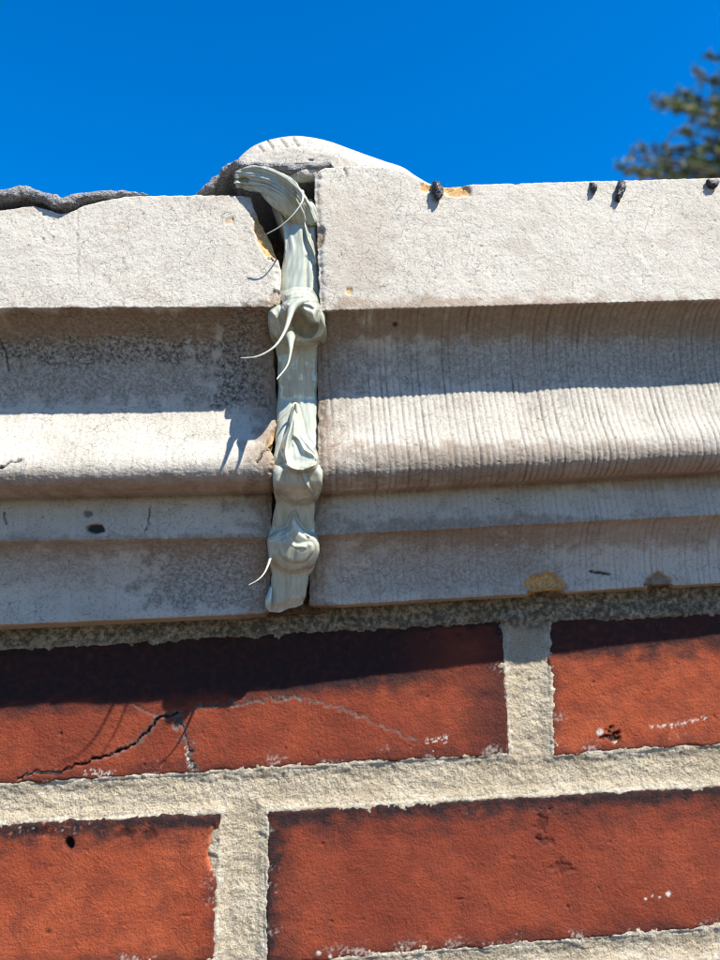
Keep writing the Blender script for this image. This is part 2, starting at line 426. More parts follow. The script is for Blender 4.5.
    if key == 'C':
        ce = 223 - 4 * sstep(880, 960, py)
        e = np.hypot((px - 216) / 8, (py - 850) / 26); g = fbm(x / 3, z / 4, 8)
        ch = sstep(1.15, 0.75, e + 0.25 * g); p -= 1.6 * ch; att['chip'] = ch
        h = sstep(1.2, 0.7, np.hypot((px - 69) / 4.5, (py - 844) / 6.5)); p -= 2.5 * h; att['dark'] = h
        for cx, cy, rx, ry in [(124, 834, 16, 5), (148, 835, 10, 6), (40, 834, 16, 6), (30, 897, 2, 2), (48, 932, 3, 2)]:
            m_ = sstep(1.1, 0.5, np.hypot((px - cx) / rx, (py - cy) / ry) + 0.5 * g); att['dark'] = np.maximum(att['dark'], 0.6 * m_); p -= 0.4 * m_
        sp_ = fbm(x / 1.8, z / 1.4, 14)
        att['white'] = 0.8 * sstep(0.55, 0.8, sp_) * sstep(840, 826, py) * sstep(110, 60, px)
        att['chip'] = np.maximum(att['chip'], 0.8 * sstep(0.5, 0.75, fbm(x / 1.9, z / 1.5, 94)) * sstep(842, 828, py) * sstep(110, 40, px))
    if key == 'D':
        g = fbm(x / 2.2, z / 2.2, 61)
        for cx, cy, rx, ry in [(546, 842, 9, 5), (562, 868, 13, 7), (540, 825, 6, 14)]:
            m_ = sstep(1.1, 0.5, np.hypot((px - cx) / rx, (py - cy) / ry) + 0.8 * g); p -= 0.5 * m_; att['dark'] = np.maximum(att['dark'], 0.35 * m_)
        for cx, cy, r_ in [(668, 894, 3.2), (660, 897, 2), (646, 899, 2.2), (652, 896, 1.5), (318, 953, 3), (330, 956, 3)]:
            att['white'] = np.maximum(att['white'], sstep(r_, r_ * 0.4, np.hypot(px - cx, py - cy) + 1.2 * g))
        att['soot_shade'] = np.clip(att['soot_shade'] + 0.5 * sstep(310, 275, px + 12 * nn), 0, 1)
    hz = fbm(x / 14, z / 7, off + 70); hf = fbm(x / 1.1, z / 1.1, off + 71, 2)
    att['white'] = np.maximum(att['white'], 0.5 * sstep(0.15, 0.6, hf + 0.9 * hz - 0.10 * sd_edge) * sstep(9, 0, sd_edge) * sstep(0.05, 0.45, hz) * sstep(3, 9, topd))
    p[0, :] = p[-1, :] = -60; p[:, 0] = p[:, -1] = -60
    P = np.stack([x, -p, z], -1)
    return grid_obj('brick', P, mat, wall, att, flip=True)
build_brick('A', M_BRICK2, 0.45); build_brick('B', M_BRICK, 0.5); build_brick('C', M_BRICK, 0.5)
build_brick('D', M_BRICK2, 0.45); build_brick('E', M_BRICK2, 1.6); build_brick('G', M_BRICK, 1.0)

# bricks beyond the frame: one worn box shared by all
MODX, MODZ, BL, BH = 237.0, 64.0, 218.0, 47.0
def low_brick_mesh(seed):
    rs = np.random.RandomState(seed); V, Q = [], []
    a = np.array([-BL / 2, -BL / 2 + 2, 0, BL / 2 - 2, BL / 2]); b = np.array([-BH / 2, -BH / 2 + 2, BH / 2 - 2, BH / 2])
    A, B = np.meshgrid(a, b, indexing='ij'); y = np.where((np.abs(A) > BL / 2 - 1) | (np.abs(B) > BH / 2 - 1), 1.6, 0.0) + rs.uniform(-.4, .4, A.shape)
    P = np.stack([A + rs.uniform(-.7, .7, A.shape), y, B + rs.uniform(-.7, .7, A.shape)], -1)
    nu, nv = A.shape
    idx = [(i, 0) for i in range(nu)] + [(nu - 1, j) for j in range(1, nv)] + [(i, nv - 1) for i in range(nu - 2, -1, -1)] + [(0, j) for j in range(nv - 2, 0, -1)]
    V = P.reshape(-1, 3); q = grid_quads(nu, nv, True) [:, ::-1]
    ring = np.array([i * nv + j for i, j in idx]); back = V[ring].copy(); back[:, 1] = 60
    V = np.vstack([V, back]); n0 = nu * nv; k = len(ring)
    sk = np.array([[ring[i], n0 + i, n0 + (i + 1) % k, ring[(i + 1) % k]] for i in range(k)])
    return mesh_raw('worn_brick', V * U, np.vstack([q, sk]), False, {a: np.zeros(len(V)) for a in ('grey', 'white', 'chip', 'dark')} | {'soot_shade': rs.uniform(0, .25, len(V))})
low = [low_brick_mesh(s) for s in (1, 2)]
low[0].materials.append(M_BRICK); low[1].materials.append(M_BRICK2)
cenA = QUADS['A'].mean(0); cenC = QUADS['C'].mean(0)
seen_c = [q.mean(0) for q in QUADS.values()]
row = 0; rngb = random.Random(4)
while True:
    zc = cenA[1] - 0.3 - row * MODZ
    if world_of([0, 0, zc - BH / 2])[2] < 0.0: break
    x0 = cenA[0] if row % 2 == 0 else cenC[0]
    for k in range(-5, 6):
        xc = x0 + k * MODX
        if abs(xc) > 1000: continue
        if row < 3 and any(abs(xc - c[0]) < MODX * .6 and abs(zc - c[1]) < MODZ * .55 for c in seen_c): continue
        o = link('brick', low[rngb.randrange(2)], None, wall)
        o.location = world_of([xc, 0, zc]); o.rotation_euler.y = rngb.uniform(-.004, .004)
    row += 1

# mortar: core body of the wall, and the pointed joints seen up close
def box_vq(x0, x1, y0, y1, z0, z1, b=0):
    V = np.array([[x, y, z] for x in (x0, x1) for y in (y0, y1) for z in (z0, z1)], float)
    Q = np.array([[0, 1, 3, 2], [4, 6, 7, 5], [0, 4, 5, 1], [2, 3, 7, 6], [0, 2, 6, 4], [1, 5, 7, 3]])
    return V, Q + b
V, Q = box_vq(-1090, 1090, 3.2, 230, -EYE / U + 0.5, 22)
link('wall_core', mesh_raw('wall_core', world_of(V), Q, False), M_MORTAR, wall)
mx = np.arange(-150, 190, 0.5); mz = np.arange(-150, 19, 0.5)
X, Z = np.meshgrid(mx, mz, indexing='ij')
sd = np.full(X.shape, 1e9); below_top = None
for Qd in QUADS.values(): sd = np.minimum(sd, quad_sd(X, Z, Qd))
n1 = fbm(X / 12, Z / 8, 3); n2 = fbm(X / 2.2, Z / 2.2, 21); n3 = fbm(X / 4, Z / 3, 33); n4 = fbm(X / 1.0, Z / 1.0, 45)
ppx, ppy = proj(np.stack([X, 0 * X, Z], -1))
bed0 = sstep(-1, 8, Z)                                  # bed under the coping
p = -1.5 + 0.5 * n1 + 0.28 * n2 + 0.16 * n4 + 0.012 * 0
p += 0.9 * sstep(4.0, 0.0, sd) * 1.0                    # joints tooled hollow: rising towards the arrises
n5 = fbm(X / 9, Z / 4, 61); n6 = fbm(X / 0.9, Z / 0.9, 63, 2)
p = np.where(sd < 0, -0.12 + 0.22 * n2 + 0.22 * n6 - 0.33 * np.maximum(0, -sd - np.maximum(0, 0.5 + 2.2 * n5 + 1.3 * n3 + 0.7 * n2)), p + 0.12 * n6)
p += bed0 * (2.2 + 1.2 * n1 + 0.5 * n3) * sstep(-6, 3, sd)
edge_x = sstep(212, 222, ppx)
lump_ = fbm(X / 5, Z / 3.2, 71); p += np.where(sd > 0, 0.25 * lump_, 0)
crust = sstep(2.2, 0.2, np.abs(sd) + 0.9 * n2) * sstep(-0.5, 0.5, n5 + .1) * sstep(5, -2, Z)
bed_soot_shade = 0.85 * sstep(-2, 5, Z + 2 * n3)  # bed under the coping: soot with the coping's shade painted in
P = np.stack([X, -p, Z], -1)
o = grid_obj('mortar', P, M_MORTAR, wall, {'crust': crust, 'soot_shade': bed_soot_shade}, keep=(sd > -7.0))

# ------------------------------------------------------------------ coping stones
def build_coping(root, keys, xa, xb, xend_px, side, seed, topfn=None, ribs=None, chips=(), grime=(), turn=0.0):
    """keys: (p, y at pixel column xa, y at column xb, corner?) down the moulded front."""
    K = len(keys); kp = np.array([k[0] for k in keys], float)
    A = np.array([at(xa, k[1], k[0] + turn) for k in keys]); B = np.array([at(xb, k[2], k[0]) for k in keys])
    # split into smooth runs
    corners = [i for i, k in enumerate(keys) if k[3]]
    mid = np.column_stack([kp, (A[:, 2] + B[:, 2]) / 2])
    rows = []                                           # weights
    for i0, i1 in zip(corners[:-1], corners[1:]):
        run = list(range(i0, i1 + 1)); E = np.eye(K)[run]
        length = np.sum(np.linalg.norm(np.diff(mid[run], axis=0), axis=1))
        n = max(3, int(length / 0.42)); W = catmull(E, n) if len(run) > 2 else np.linspace(0, 1, n)[:, None] * E[1] + (1 - np.linspace(0, 1, n))[:, None] * E[0]
        rows.append(W if i0 == corners[0] else W[1:])
    W = np.vstack(rows); nv = len(W)
    # columns: dense inside the frame, coarse outside
    if side < 0:
        xs = np.concatenate([np.linspace(-1080, -150, 190)[:-1], np.linspace(-150, -126, 14)[:-1], np.arange(-126, -8, 0.42)])
        far, joint = xs[0], xs[-1]
    else:
        xs = np.concatenate([np.arange(-1, 158, 0.42), np.linspace(158, 182, 14)[1:], np.linspace(182, 1080, 190)[1:]])
        far, joint = xs[-1], xs[0]
    sl = (B[:, 2] - A[:, 2]) / (B[:, 0] - A[:, 0]); avg = np.median(sl)
    lo, hi = min(A[:, 0].min(), B[:, 0].min()), max(A[:, 0].max(), B[:, 0].max())
    xc = np.clip(xs, lo, hi)
    ZK = A[:, 2][None] + (xc[:, None] - A[:, 0][None]) * sl[None] + 0.3 * avg * (xs - xc)[:, None]
    Zg = ZK @ W.T; Pg = np.broadcast_to(W @ kp, Zg.shape) + (turn * np.clip((B[1, 0] - xs) / (B[1, 0] - A[1, 0]), -.5, 1.3))[:, None]
    Xg = np.broadcast_to(xs[:, None], Zg.shape).copy()
    # ragged end at the joint
    ji = -1 if side < 0 else 0
    jp = np.stack([Xg[ji], -Pg[ji], Zg[ji]], -1); _, jy = proj(jp)
    e = np.array(xend_px, float); ex = np.interp(jy, e[:, 1], e[:, 0])
    wx = at(ex, jy, Pg[ji])[:, 0] + 0.35 * fbm(Zg[ji] / 3.0, 0 * Zg[ji], seed)
    w = sstep(joint - 26 if side < 0 else joint + 26, joint, xs) if side < 0 else 1 - sstep(joint, joint + 26, xs)
    Xg += w[:, None] * (wx - joint)[None]
    P0 = np.stack([Xg, -Pg, Zg], -1)
    px, py = proj(P0)
    vi = np.arange(nv)[None] + 0 * Xg
    if topfn is not None:
        ztop = at(px[:, 0], topfn(px[:, 0]), Pg[:, 0])[:, 2]
        infr = (xs > -140) & (xs < 175)
        dz = np.where(infr, ztop - Zg[:, 0], 0)
        fr = (Zg - Zg[:, [ROWLIP(W)]]) / (Zg[:, [0]] - Zg[:, [ROWLIP(W)]])
        Zg = Zg + np.clip(fr, 0, 1) * dz[:, None]
    # --- displacement
    P0 = np.stack([Xg, -Pg, Zg], -1); N = normals_of(P0) * (1 if side < 0 else 1)
    if N[len(xs) // 2, 5, 1] > 0: N = -N
    px, py = proj(P0)
    X, Z, Y = Xg, Zg, Pg
    d = 0.22 * fbm(X / 26, Z / 26 + Y / 20, seed) + 0.13 * fbm(X / 5, Z / 5 + Y / 5, seed + 2) + 0.075 * fbm(X / 1.3, Z / 1.3 + Y / 1.3, seed + 4, 2)
    liprow = ROWLIP(W)
    mould = sstep(liprow + 1, liprow + 6, vi)
    att = {a: np.zeros_like(X) for a in ('dirt', 'rust_shade', 'chip', 'dark')}
    # lip edge: small scallops left by the die
    near_lip = np.exp(-((vi - liprow) / 3.0) ** 2)
    rs = np.random.RandomState(seed)
    if ribs is not None:
        spacing, depth = ribs
        gx = np.cumsum(rs.uniform(0.88, 1.14, 400) * spacing) - 30
        slant = 0.07
        Xr = X + slant * (Z - 60) * (0.4 + 0.6 * sstep(-20, 160, X)) + 0.12 * fbm(X / 14, Z / 9, seed + 8)
        j = np.clip(np.searchsorted(gx, Xr), 1, 399); dd = np.minimum(np.abs(Xr - gx[j - 1]), np.abs(Xr - gx[j]))
        jj = np.where(np.abs(Xr - gx[j - 1]) < np.abs(Xr - gx[j]), j - 1, j)
        dep = rs.uniform(0.25, 1.0, 400)[jj] * np.clip(0.75 + 0.5 * fbm(X / 10, Z / 14, seed + 11), 0.05, 1.5)
        groove = np.exp(-(dd / 0.30) ** 2) * dep * (1 - 0.55 * sstep(ROWKEY(W, 10), ROWKEY(W, 11), vi))
        d -= depth * groove * mould
        att['dirt'] = np.maximum(att['dirt'], 0.9 * np.clip(groove, 0, 1) * mould); att['dark'] = np.maximum(att['dark'], 0.5 * np.clip(groove, 0, 1) * mould)
        sc_ = np.clip(dd / (0.5 * spacing), 0, 1) ** 0.7
        Zs = -0.55 * near_lip * sc_ * (0.7 + 0.5 * noise(X / 9, 0, seed))
        d -= 0.10 * mould * (1 - sc_)
        lip2 = np.exp(-((vi - ROWKEY(W, 12)) / 2.5) ** 2)
        Zs += -0.3 * lip2 * sc_
    else:
        fx = fbm(X / 2.6, 0 * X, seed + 5); Zs = near_lip * (0.35 * fx + 0.25 * fbm(X / 9, 0 * X, seed + 6))
        st = noise(X / 1.3, Z / 40, seed + 13) + 0.6 * noise(X / 0.7, Z / 30, seed + 14)
        d += 0.10 * st * mould
        att['dirt'] = np.maximum(att['dirt'], 0.25 * np.clip(-st, 0, 1) * mould)
        lip2 = np.exp(-((vi - ROWKEY(W, 12)) / 2.5) ** 2)
        Zs += 0.3 * lip2 * fbm(X / 4, 0 * X, seed + 15)
    Zs -= np.exp(-((vi) / 2.5) ** 2) * 0.25 * fbm(X / 3, 0 * X, seed + 16)
    # black pits
    pit = sstep(0.66, 0.9, noise(X / 1.7, Z / 1.9 + Y / 2, seed + 20) + 0.25 * noise(X / 12, Z / 12, seed)); d -= 0.28 * pit
    att['dark'] = np.maximum(att['dark'], 0.6 * pit * sstep(-0.1, 0.5, noise(X / 20, Z / 15, seed + 1) + 0.25))
    # broad weathering
    att['rust_shade'] = np.clip(0.22 * sstep(0.05, 0.8, fbm(X / 22, Z / 10 + Y / 10, seed + 30)), 0, 1)
    att['dirt'] = np.maximum(att['dirt'], 0.30 * sstep(0.0, 0.7, fbm(X / 16, Z / 9 + Y / 9, seed + 31)) * mould)
    g = fbm(X / 2.5, Z / 2.5, seed + 40); g2 = fbm(X / 7, Z / 5, seed + 41)
    for cx, cy, rx, ry, ang, depth, kind, val in chips:
        ca, sa = math.cos(math.radians(ang)), math.sin(math.radians(ang))
        ux, uy = (px - cx) * ca + (py - cy) * sa, -(px - cx) * sa + (py - cy) * ca
        m_ = sstep(1.15, 0.85, np.hypot(ux / rx, uy / ry) + 0.28 * g)
        d -= depth * m_ * (1 + 0.3 * g); att[kind] = np.maximum(att[kind], val * m_)
        if kind != 'chip': att['chip'] *= 1 - m_ * 0.8
    for pts, wd, depth, val in grime:                    # cracks
        dl = polyline_dist(px + 2.0 * g, py + 2.0 * g, pts); m_ = sstep(wd, wd * 0.35, dl)
        d -= depth * m_; att['dark'] = np.maximum(att['dark'], val * m_)
    for (x0, x1, y0, y1, kind, val) in root_grime_shade[root.name.split('.')[0] + str(side)]:
        m_ = sstep(0, 1, np.minimum(np.minimum((px - x0) / max(12, .25 * (x1 - x0)), (x1 - px) / max(12, .25 * (x1 - x0))), np.minimum((py - y0) / 8, (y1 - py) / 12)) + 0.9 * g2 + 0.4 * g)
        att[kind] = np.maximum(att[kind], val * m_)
    jd = np.abs(px - np.interp(py, e[:, 1], e[:, 0])); jm = sstep(34, 4, jd + 16 * g2) * (np.abs(xs - joint) < 40)[:, None]
    att['rust_shade'] = np.maximum(att['rust_shade'], 0.65 * jm * mould); att['dirt'] = np.maximum(att['dirt'], 0.7 * jm * mould)
    d -= 0.9 * sstep(7, 0, jd + 4 * g) * (np.abs(xs - joint) < 40)[:, None]
    fade = (sstep(-150, -128, xs) * sstep(184, 160, xs))[:, None]      # fine relief only where the columns are dense enough to carry it
    d = d * (0.12 + 0.88 * fade); Zs = Zs * fade
    for k_ in att: att[k_] = att[k_] * (0.1 + 0.9 * fade)
    P = P0 + N * d[..., None]; P[..., 2] += Zs
    # --- side face into the joint, back and top of the stone
    sidecols = [np.stack([P[ji][:, 0] - side * -0.0 + side * 0.25 * k_, P[ji][:, 1] + dep, P[ji][:, 2]], -1) for k_, dep in ((0.4, 1.2), (1.0, 4), (1.2, 10), (1.4, 26))]
    if side < 0: P = np.concatenate([P, np.stack(sidecols)], 0); att = {k: np.concatenate([v, np.repeat(v[-1:], 4, 0)], 0) for k, v in att.items()}
    else: P = np.concatenate([np.stack(sidecols[::-1]), P], 0); att = {k: np.concatenate([np.repeat(v[:1], 4, 0), v], 0) for k, v in att.items()}
    # top going back
    top = [np.stack([P[:, 0, 0], P[:, 0, 1] + b_, P[:, 0, 2] + h_], -1) for b_, h_ in ((320, -2), (60, 3), (12, 1.0), (1.4, 0.6))]
    P = np.concatenate([np.stack(top, 1), P], 1)
    for k in att: att[k] = np.concatenate([np.repeat(att[k][:, :1], 4, 1) * 0, att[k]], 1)
    me = grid_obj('moulded_face', P, M_COPING, root, att, flip=True)
    return P
def ROWLIP(W): return int(np.argmax(W[:, 1]))
def ROWKEY(W, k): return int(np.argmax(W[:, k]))
root_grime_shade = {  # full-width rust bands paint warm shade and bounce on undersides; dirt is grime
    'coping_stone-1': [(-200, 300, 305, 345, 'rust_shade', 0.75), (-100, 300, 306, 372, 'dirt', 0.95), (-100, 300, 330, 408, 'dirt', 0.6), (200, 295, 300, 415, 'dirt', 1.0),
                       (-200, 330, 470, 500, 'rust_shade', 0.5), (-200, 330, 532, 560, 'rust_shade', 0.6), (120, 300, 535, 615, 'dirt', 0.7), (-100, 140, 540, 590, 'dirt', .4), (210, 285, 496, 512, 'dirt', .6)],
    'coping_stone1': [(250, 900, 295, 345, 'rust_shade', 0.7), (300, 900, 310, 390, 'dirt', 0.5), (300, 380, 305, 400, 'dirt', 0.6), (250, 900, 440, 495, 'rust_shade', 0.5), (250, 900, 512, 552, 'rust_shade', 0.55),
                      (300, 600, 515, 600, 'dirt', 0.45), (300, 520, 440, 490, 'dirt', .4), (320, 400, 190, 300, 'rust_shade', 0.25)],
}
LEFT_KEYS = [  # p, y at x=0, y at x=275, corner
    (61.0, 200, 197, 1), (62.0, 308, 307, 1), (55.5, 320, 319, 0), (47.5, 346, 344, 0), (43.0, 385, 382, 0), (42.2, 414, 410, 0),
    (46.0, 440, 436, 0), (50.3, 463, 459, 0), (49.3, 479, 474, 0), (45.5, 489, 484, 0), (40.5, 495, 490, 1), (31.0, 498, 493, 1),
    (31.0, 541, 537, 1), (27.0, 550, 546, 0), (22.5, 568, 564, 0), (19.4, 592, 586, 0), (18.6, 625, 613, 1), (2.0, 630, 617, 1), (-60, 620, 608, 1)]
RIGHT_KEYS = [ # p, y at x=320, y at x=720
    (56.5, 186, 178, 1), (57.5, 310, 299, 1), (51.0, 323, 311, 0), (44.0, 346, 334, 0), (40.8, 378, 364, 0), (40.3, 400, 386, 0),
    (42.0, 430, 414, 0), (45.0, 455, 435, 0), (44.2, 473, 452, 0), (40.8, 484, 463, 0), (36.5, 492, 470, 1), (27.0, 495, 473, 1),
    (27.0, 535, 514, 1), (23.0, 543, 522, 0), (18.0, 559, 538, 0), (14.3, 582, 559, 0), (12.6, 606, 583, 1), (0.0, 609, 586, 1), (-60, 600, 578, 1)]
LEFT_END = [(249, 190), (251, 199), (253, 206), (257, 215), (264, 227), (270, 238), (274, 250), (278, 259), (281, 270), (280, 300), (277, 307), (272, 330),
            (275, 380), (277, 410), (279, 424), (273, 436), (270, 446), (274, 456), (275, 480), (272, 492), (271, 540), (270, 612), (270, 640)]
RIGHT_END = [(316, 160), (315, 186), (315, 205), (317, 235), (318, 260), (320, 305), (318, 322), (318, 400), (318, 460), (313, 490), (311, 540), (309, 606), (309, 640)]
def left_top(px):
    return np.interp(px, [-200, 0, 14, 34, 52, 62, 72, 84, 104, 124, 150, 200, 240, 262, 300], [212, 211, 209, 206, 211, 214, 212, 206, 201, 197, 196, 195.5, 196, 197, 199])
def right_top(px):
    return np.interp(px, [300, 316, 320, 326, 345, 390, 404, 416, 426, 434, 445, 520, 560, 620, 720, 900], [178, 174, 170, 168, 166, 168, 172, 178, 183, 185, 186, 183.5, 182, 181, 178, 173])
coping_l = thing('coping_stone', 'cream painted moulded coping stone with broken tan corner and lumpy felt on top', 'coping stone', 'moulded coping stones along the wall top')
coping_r = thing('coping_stone', 'cream painted moulded coping stone with finely ribbed mouldings and raised hump', 'coping stone', 'moulded coping stones along the wall top')
PL = build_coping(coping_l, LEFT_KEYS, 0, 275, LEFT_END, -1, 11, left_top, None,
    chips=[(266, 237, 9, 24, -22, 2.0, 'chip', 0.95), (229, 221, 3, 5, 60, 0.4, 'chip', 0.5), (95, 529, 9, 4.5, 0, 1.6, 'dark', 0.95), (276, 438, 7, 13, 20, 1.5, 'chip', 0.6),
           (276, 300, 7, 10, 0, 0.8, 'rust_shade', 0.7), (88, 514, 5, 3, 0, .6, 'dark', .6), (180, 346, 2.5, 2.5, 0, .5, 'dark', .6)],
    grime=[([(-8, 471), (8, 464), (22, 459)], 1.5, .9, 0.85), ([(257, 462), (266, 447), (276, 437)], 1.6, 1.0, 0.9), ([(146, 532), (148, 520), (151, 508)], 1.3, .5, .8), ([(4, 512), (6, 524)], 1.4, .4, .7),
           ([(0, 340), (6, 352), (9, 372)], 1.3, .4, .8), ([(78, 208), (77, 240), (79, 290)], 1.6, .15, .16)])
PR = build_coping(coping_r, RIGHT_KEYS, 320, 720, RIGHT_END, 1, 23, right_top, (2.3, 0.36),
    chips=[(456, 190, 15, 6.5, 6, 0.9, 'chip', 0.9), (426, 187, 6, 4.5, 0, 0.6, 'chip', 0.9), (319, 237, 6, 9, 0, 1.0, 'rust_shade', 0.95), (349, 291, 3.5, 4, 0, 0.5, 'chip', 0.7),
           (545, 587, 19, 13, 0, 1.6, 'chip', 1.0), (659, 584, 13, 11, 0, 1.3, 'rust_shade', 1.0), (600, 573, 12, 1.6, 8, 0.9, 'dark', 0.9), (517, 184, 3, 2, 0, .4, 'chip', .6), (395, 325, 2.5, 2.5, 0, .6, 'dark', .8)],
    grime=[([(345, 170), (347, 177)], 1.6, .5, .35)], turn=4.5)

# raised rib of the next stone, lapping over the joint
def build_hump():
    out = np.array([(238, 163), (238.5, 159), (243, 154), (252, 147), (265, 141), (280, 137.5), (296, 136), (312, 137.5), (328, 141), (345, 147), (364, 154), (384, 161), (402, 167), (416, 176), (428, 183), (440, 188)], float)
    c = catmull(out, 150); n = len(c)
    pf = np.interp(c[:, 0], [236, 330, 400, 440], [59.0, 59.0, 58.2, 57.0])
    base_y = np.interp(c[:, 0], [236, 330, 350, 440], [163.5, 163.0, 185, 193])
    rows, t = [], np.linspace(0, 1, 60)
    edge = at(c[:, 0], c[:, 1], pf)
    for b in (300, 120, 40, 12, 5): rows.append(edge + np.array([0, b, 0]) + np.array([0, 0, -0.02]) * b * 0.6)
    for k in t:
        y = c[:, 1] + (np.maximum(base_y, c[:, 1] + .2) - c[:, 1]) * k
        bul = 3.4 * (1 - (1 - np.minimum(k * np.maximum(base_y - c[:, 1], .2) / 16, 1)) ** 2)
        rows.append(at(c[:, 0], y, pf - 3.0 + bul))
    for b in (10, 60, 300): rows.append(rows[64] + np.array([0, b, 0]))
    P = np.stack(rows, 1); px, py = proj(P); X, Z = P[..., 0], P[..., 2]
    N = normals_of(P); N *= np.where(N[75, 30, 1] > 0, -1, 1)
    d = 0.25 * fbm(X / 9, Z / 9, 90) + 0.10 * fbm(X / 2, Z / 2, 91)
    dark = np.zeros_like(X)
    for x0, y0, x1, y1 in [(259, 146, 263, 151), (268, 141, 273, 148), (281, 139, 287, 147), (293, 138, 298, 146), (309, 160, 313, 160), (328, 165, 331, 172)]:
        m_ = sstep(1.5, .5, polyline_dist(px, py, [(x0, y0), (x1, y1)])); d -= 0.5 * m_; dark = np.maximum(dark, .5 * m_)
    P = P + N * d[..., None]
    zero = np.zeros_like(X)
    grid_obj('raised_rib', P, M_COPING, coping_r, {'dirt': zero + .1, 'rust_shade': .25 * sstep(0.1, .8, fbm(X / 9, Z / 6, 44)), 'chip': zero, 'dark': dark})
    # back filling: keeps the space behind the joint closed
build_hump()
# small crumb of mortar under the rib, and the dark packing in the joint
V, Q = box_vq(*(at(262, 500, 9)[0], at(325, 500, 9)[0]), -9, 200, at(300, 616, 14)[2] + 1.0, at(300, 210, 14)[2])
link('joint_packing', mesh_raw('joint_packing', world_of(V), Q, False), M_CORE, wall)
V, Q = sweep([(296, 177, 57, 2.2), (304, 175, 57.5, 2.6), (312, 174, 57, 2.6), (318, 171, 55, 2.5)], 12, 6)
V = V + 0.35 * fbm(V[:, 0] / 1.5, V[:, 1] / 1.5, V[:, 2] / 1.5)[:, None]
link('mortar_crumb', mesh_raw('mortar_crumb', world_of(V), Q, True, {a: np.zeros(len(V)) for a in ('dirt', 'rust_shade', 'chip', 'dark')}), M_COPING, coping_r)

# ------------------------------------------------------------------ roofing felt
def felt_sheet(name, label, path, thick, seed, droop=0.0):
    c = catmull(np.array(path, float), 120)             # px, py, p, thickness
    C = at(c[:, 0], c[:, 1], c[:, 2]); th = c[:, 3]
    T = np.gradient(C, axis=0); T /= np.linalg.norm(T, axis=1)[:, None]
    up = np.cross(np.array([0, 1.0, 0]), T); up *= np.sign(up[:, 2:3] + 1e-6); up /= np.linalg.norm(up, axis=1)[:, None]
    rows = []
    for b in (260, 130, 50, 20, 10, 5, 3, 2, 1): rows.append(C + up * (th / 2)[:, None] + np.array([0, b, 0.012 * b]))
    for a in np.linspace(math.pi / 2, -math.pi / 2, 12): rows.append(C + up * (math.sin(a) * th / 2)[:, None] + np.array([0, -1, 0]) * (math.cos(a) * th / 2)[:, None])
    for b in (1, 2, 3, 5, 10, 20, 50, 130, 260): rows.append(C - up * (th / 2)[:, None] + np.array([0, b, 0.012 * b]))
    P = np.stack(rows, 1); N = normals_of(P)
    N *= np.sign((N[60, 14] @ np.array([0, -1, 0])))
    P = P + N * (0.7 * fbm(P[..., 0] / 5, P[..., 1] / 4, P[..., 2] / 3 + seed) + 0.3 * fbm(P[..., 0] / 1.2, P[..., 1] / 1.2, P[..., 2] / 1.2 + seed))[..., None]
    o = grid_obj(name, P, M_FELT, None, None)
    return tag(o, label, 'roofing felt', 'strips of grey roofing felt on the coping')
felt_sheet('roofing_felt', 'lumpy grey roofing felt edge sagging over the coping with broken corner',
           [(-60, 196, 59, 3.6), (-20, 197, 60, 4.2), (8, 196, 61, 4.8), (30, 194, 61, 4.6), (48, 199, 61.5, 4.0), (62, 204, 62, 3.6), (78, 199, 61.5, 3.4), (95, 196, 60.5, 2.6), (112, 195, 59.5, 2.2), (130, 193.5, 59, 1.6), (148, 194.5, 58, .8)], 3, 3)
felt_sheet('roofing_felt', 'grey roofing felt strip folded down beneath the raised hump',
           [(196, 196, 48, .8), (206, 189, 50, 2.0), (219, 179, 51, 3.0), (230, 168, 53.5, 3.2), (238, 164.5, 57.5, 2.8), (252, 166, 59, 2.6), (275, 167.5, 59.3, 3.0), (298, 168.5, 59.3, 3.2), (320, 165.5, 59, 2.2), (342, 161.5, 57.5, .8)], 3, 9)

# ------------------------------------------------------------------ sealant bead
seal = thing('sealant_bead', 'thick glossy pale green sealant smeared down the joint between two coping stones', 'sealant')
rows_y = np.arange(199, 611.5, 0.6)
lx = np.interp(rows_y, [199, 205, 215, 230, 250, 262, 275, 290, 310, 330, 347, 356, 400, 430, 455, 470, 490, 503, 525, 540, 560, 575, 590, 604, 611], [271, 273, 277, 283, 285, 283, 281, 280, 268.5, 269, 275.5, 277.5, 278, 276, 274, 273, 273, 275.5, 271.5, 267.5, 269, 272, 271, 268, 271])
rx = np.interp(rows_y, [199, 205, 235, 255, 275, 290, 310, 330, 345, 400, 440, 470, 485, 500, 530, 550, 566, 576, 600, 611], [312, 316, 316, 318, 318, 319, 324.5, 326.5, 318.5, 317, 318.5, 322.5, 322, 314.5, 315.5, 319.5, 315, 308, 306, 303])
pc = np.interp(rows_y, [199, 215, 250, 290, 310, 330, 350, 400, 430, 460, 485, 500, 530, 545, 570, 600, 611], [57, 58.5, 59, 58.5, 56, 51.5, 47.5, 43.5, 45, 47.5, 44.5, 37, 31.5, 29, 25, 21.5, 20.5])
k = np.ones(17) / 17
pc = np.convolve(np.pad(pc, 8, 'edge'), k, 'valid')
tt = np.linspace(-1, 1, 170)
YY, TT = np.meshgrid(rows_y, tt, indexing='ij')
wob = 1.4 * fbm(rows_y / 22, 0 * rows_y, 3, 2); wob2 = 1.4 * fbm(rows_y / 22, 0 * rows_y, 8)
LX, RX = (lx + wob)[:, None], (rx + wob2)[:, None]
XX = LX + (RX - LX) * (TT + 1) / 2
drift = 0.35 * fbm(YY / 70, 0 * YY, 5)
streak = 0.75 * noise((TT + drift) * 3.2, YY / 150, 1) + 0.28 * noise((TT + drift) * 7, YY / 140, 2) + 0.04 * noise((TT + drift) * 15, YY / 120, 6)
bul = 2.4 * np.sqrt(np.clip(1 - np.abs(TT) ** 2.6, 0, 1)) - 1.6
endf = sstep(611, 600, YY)
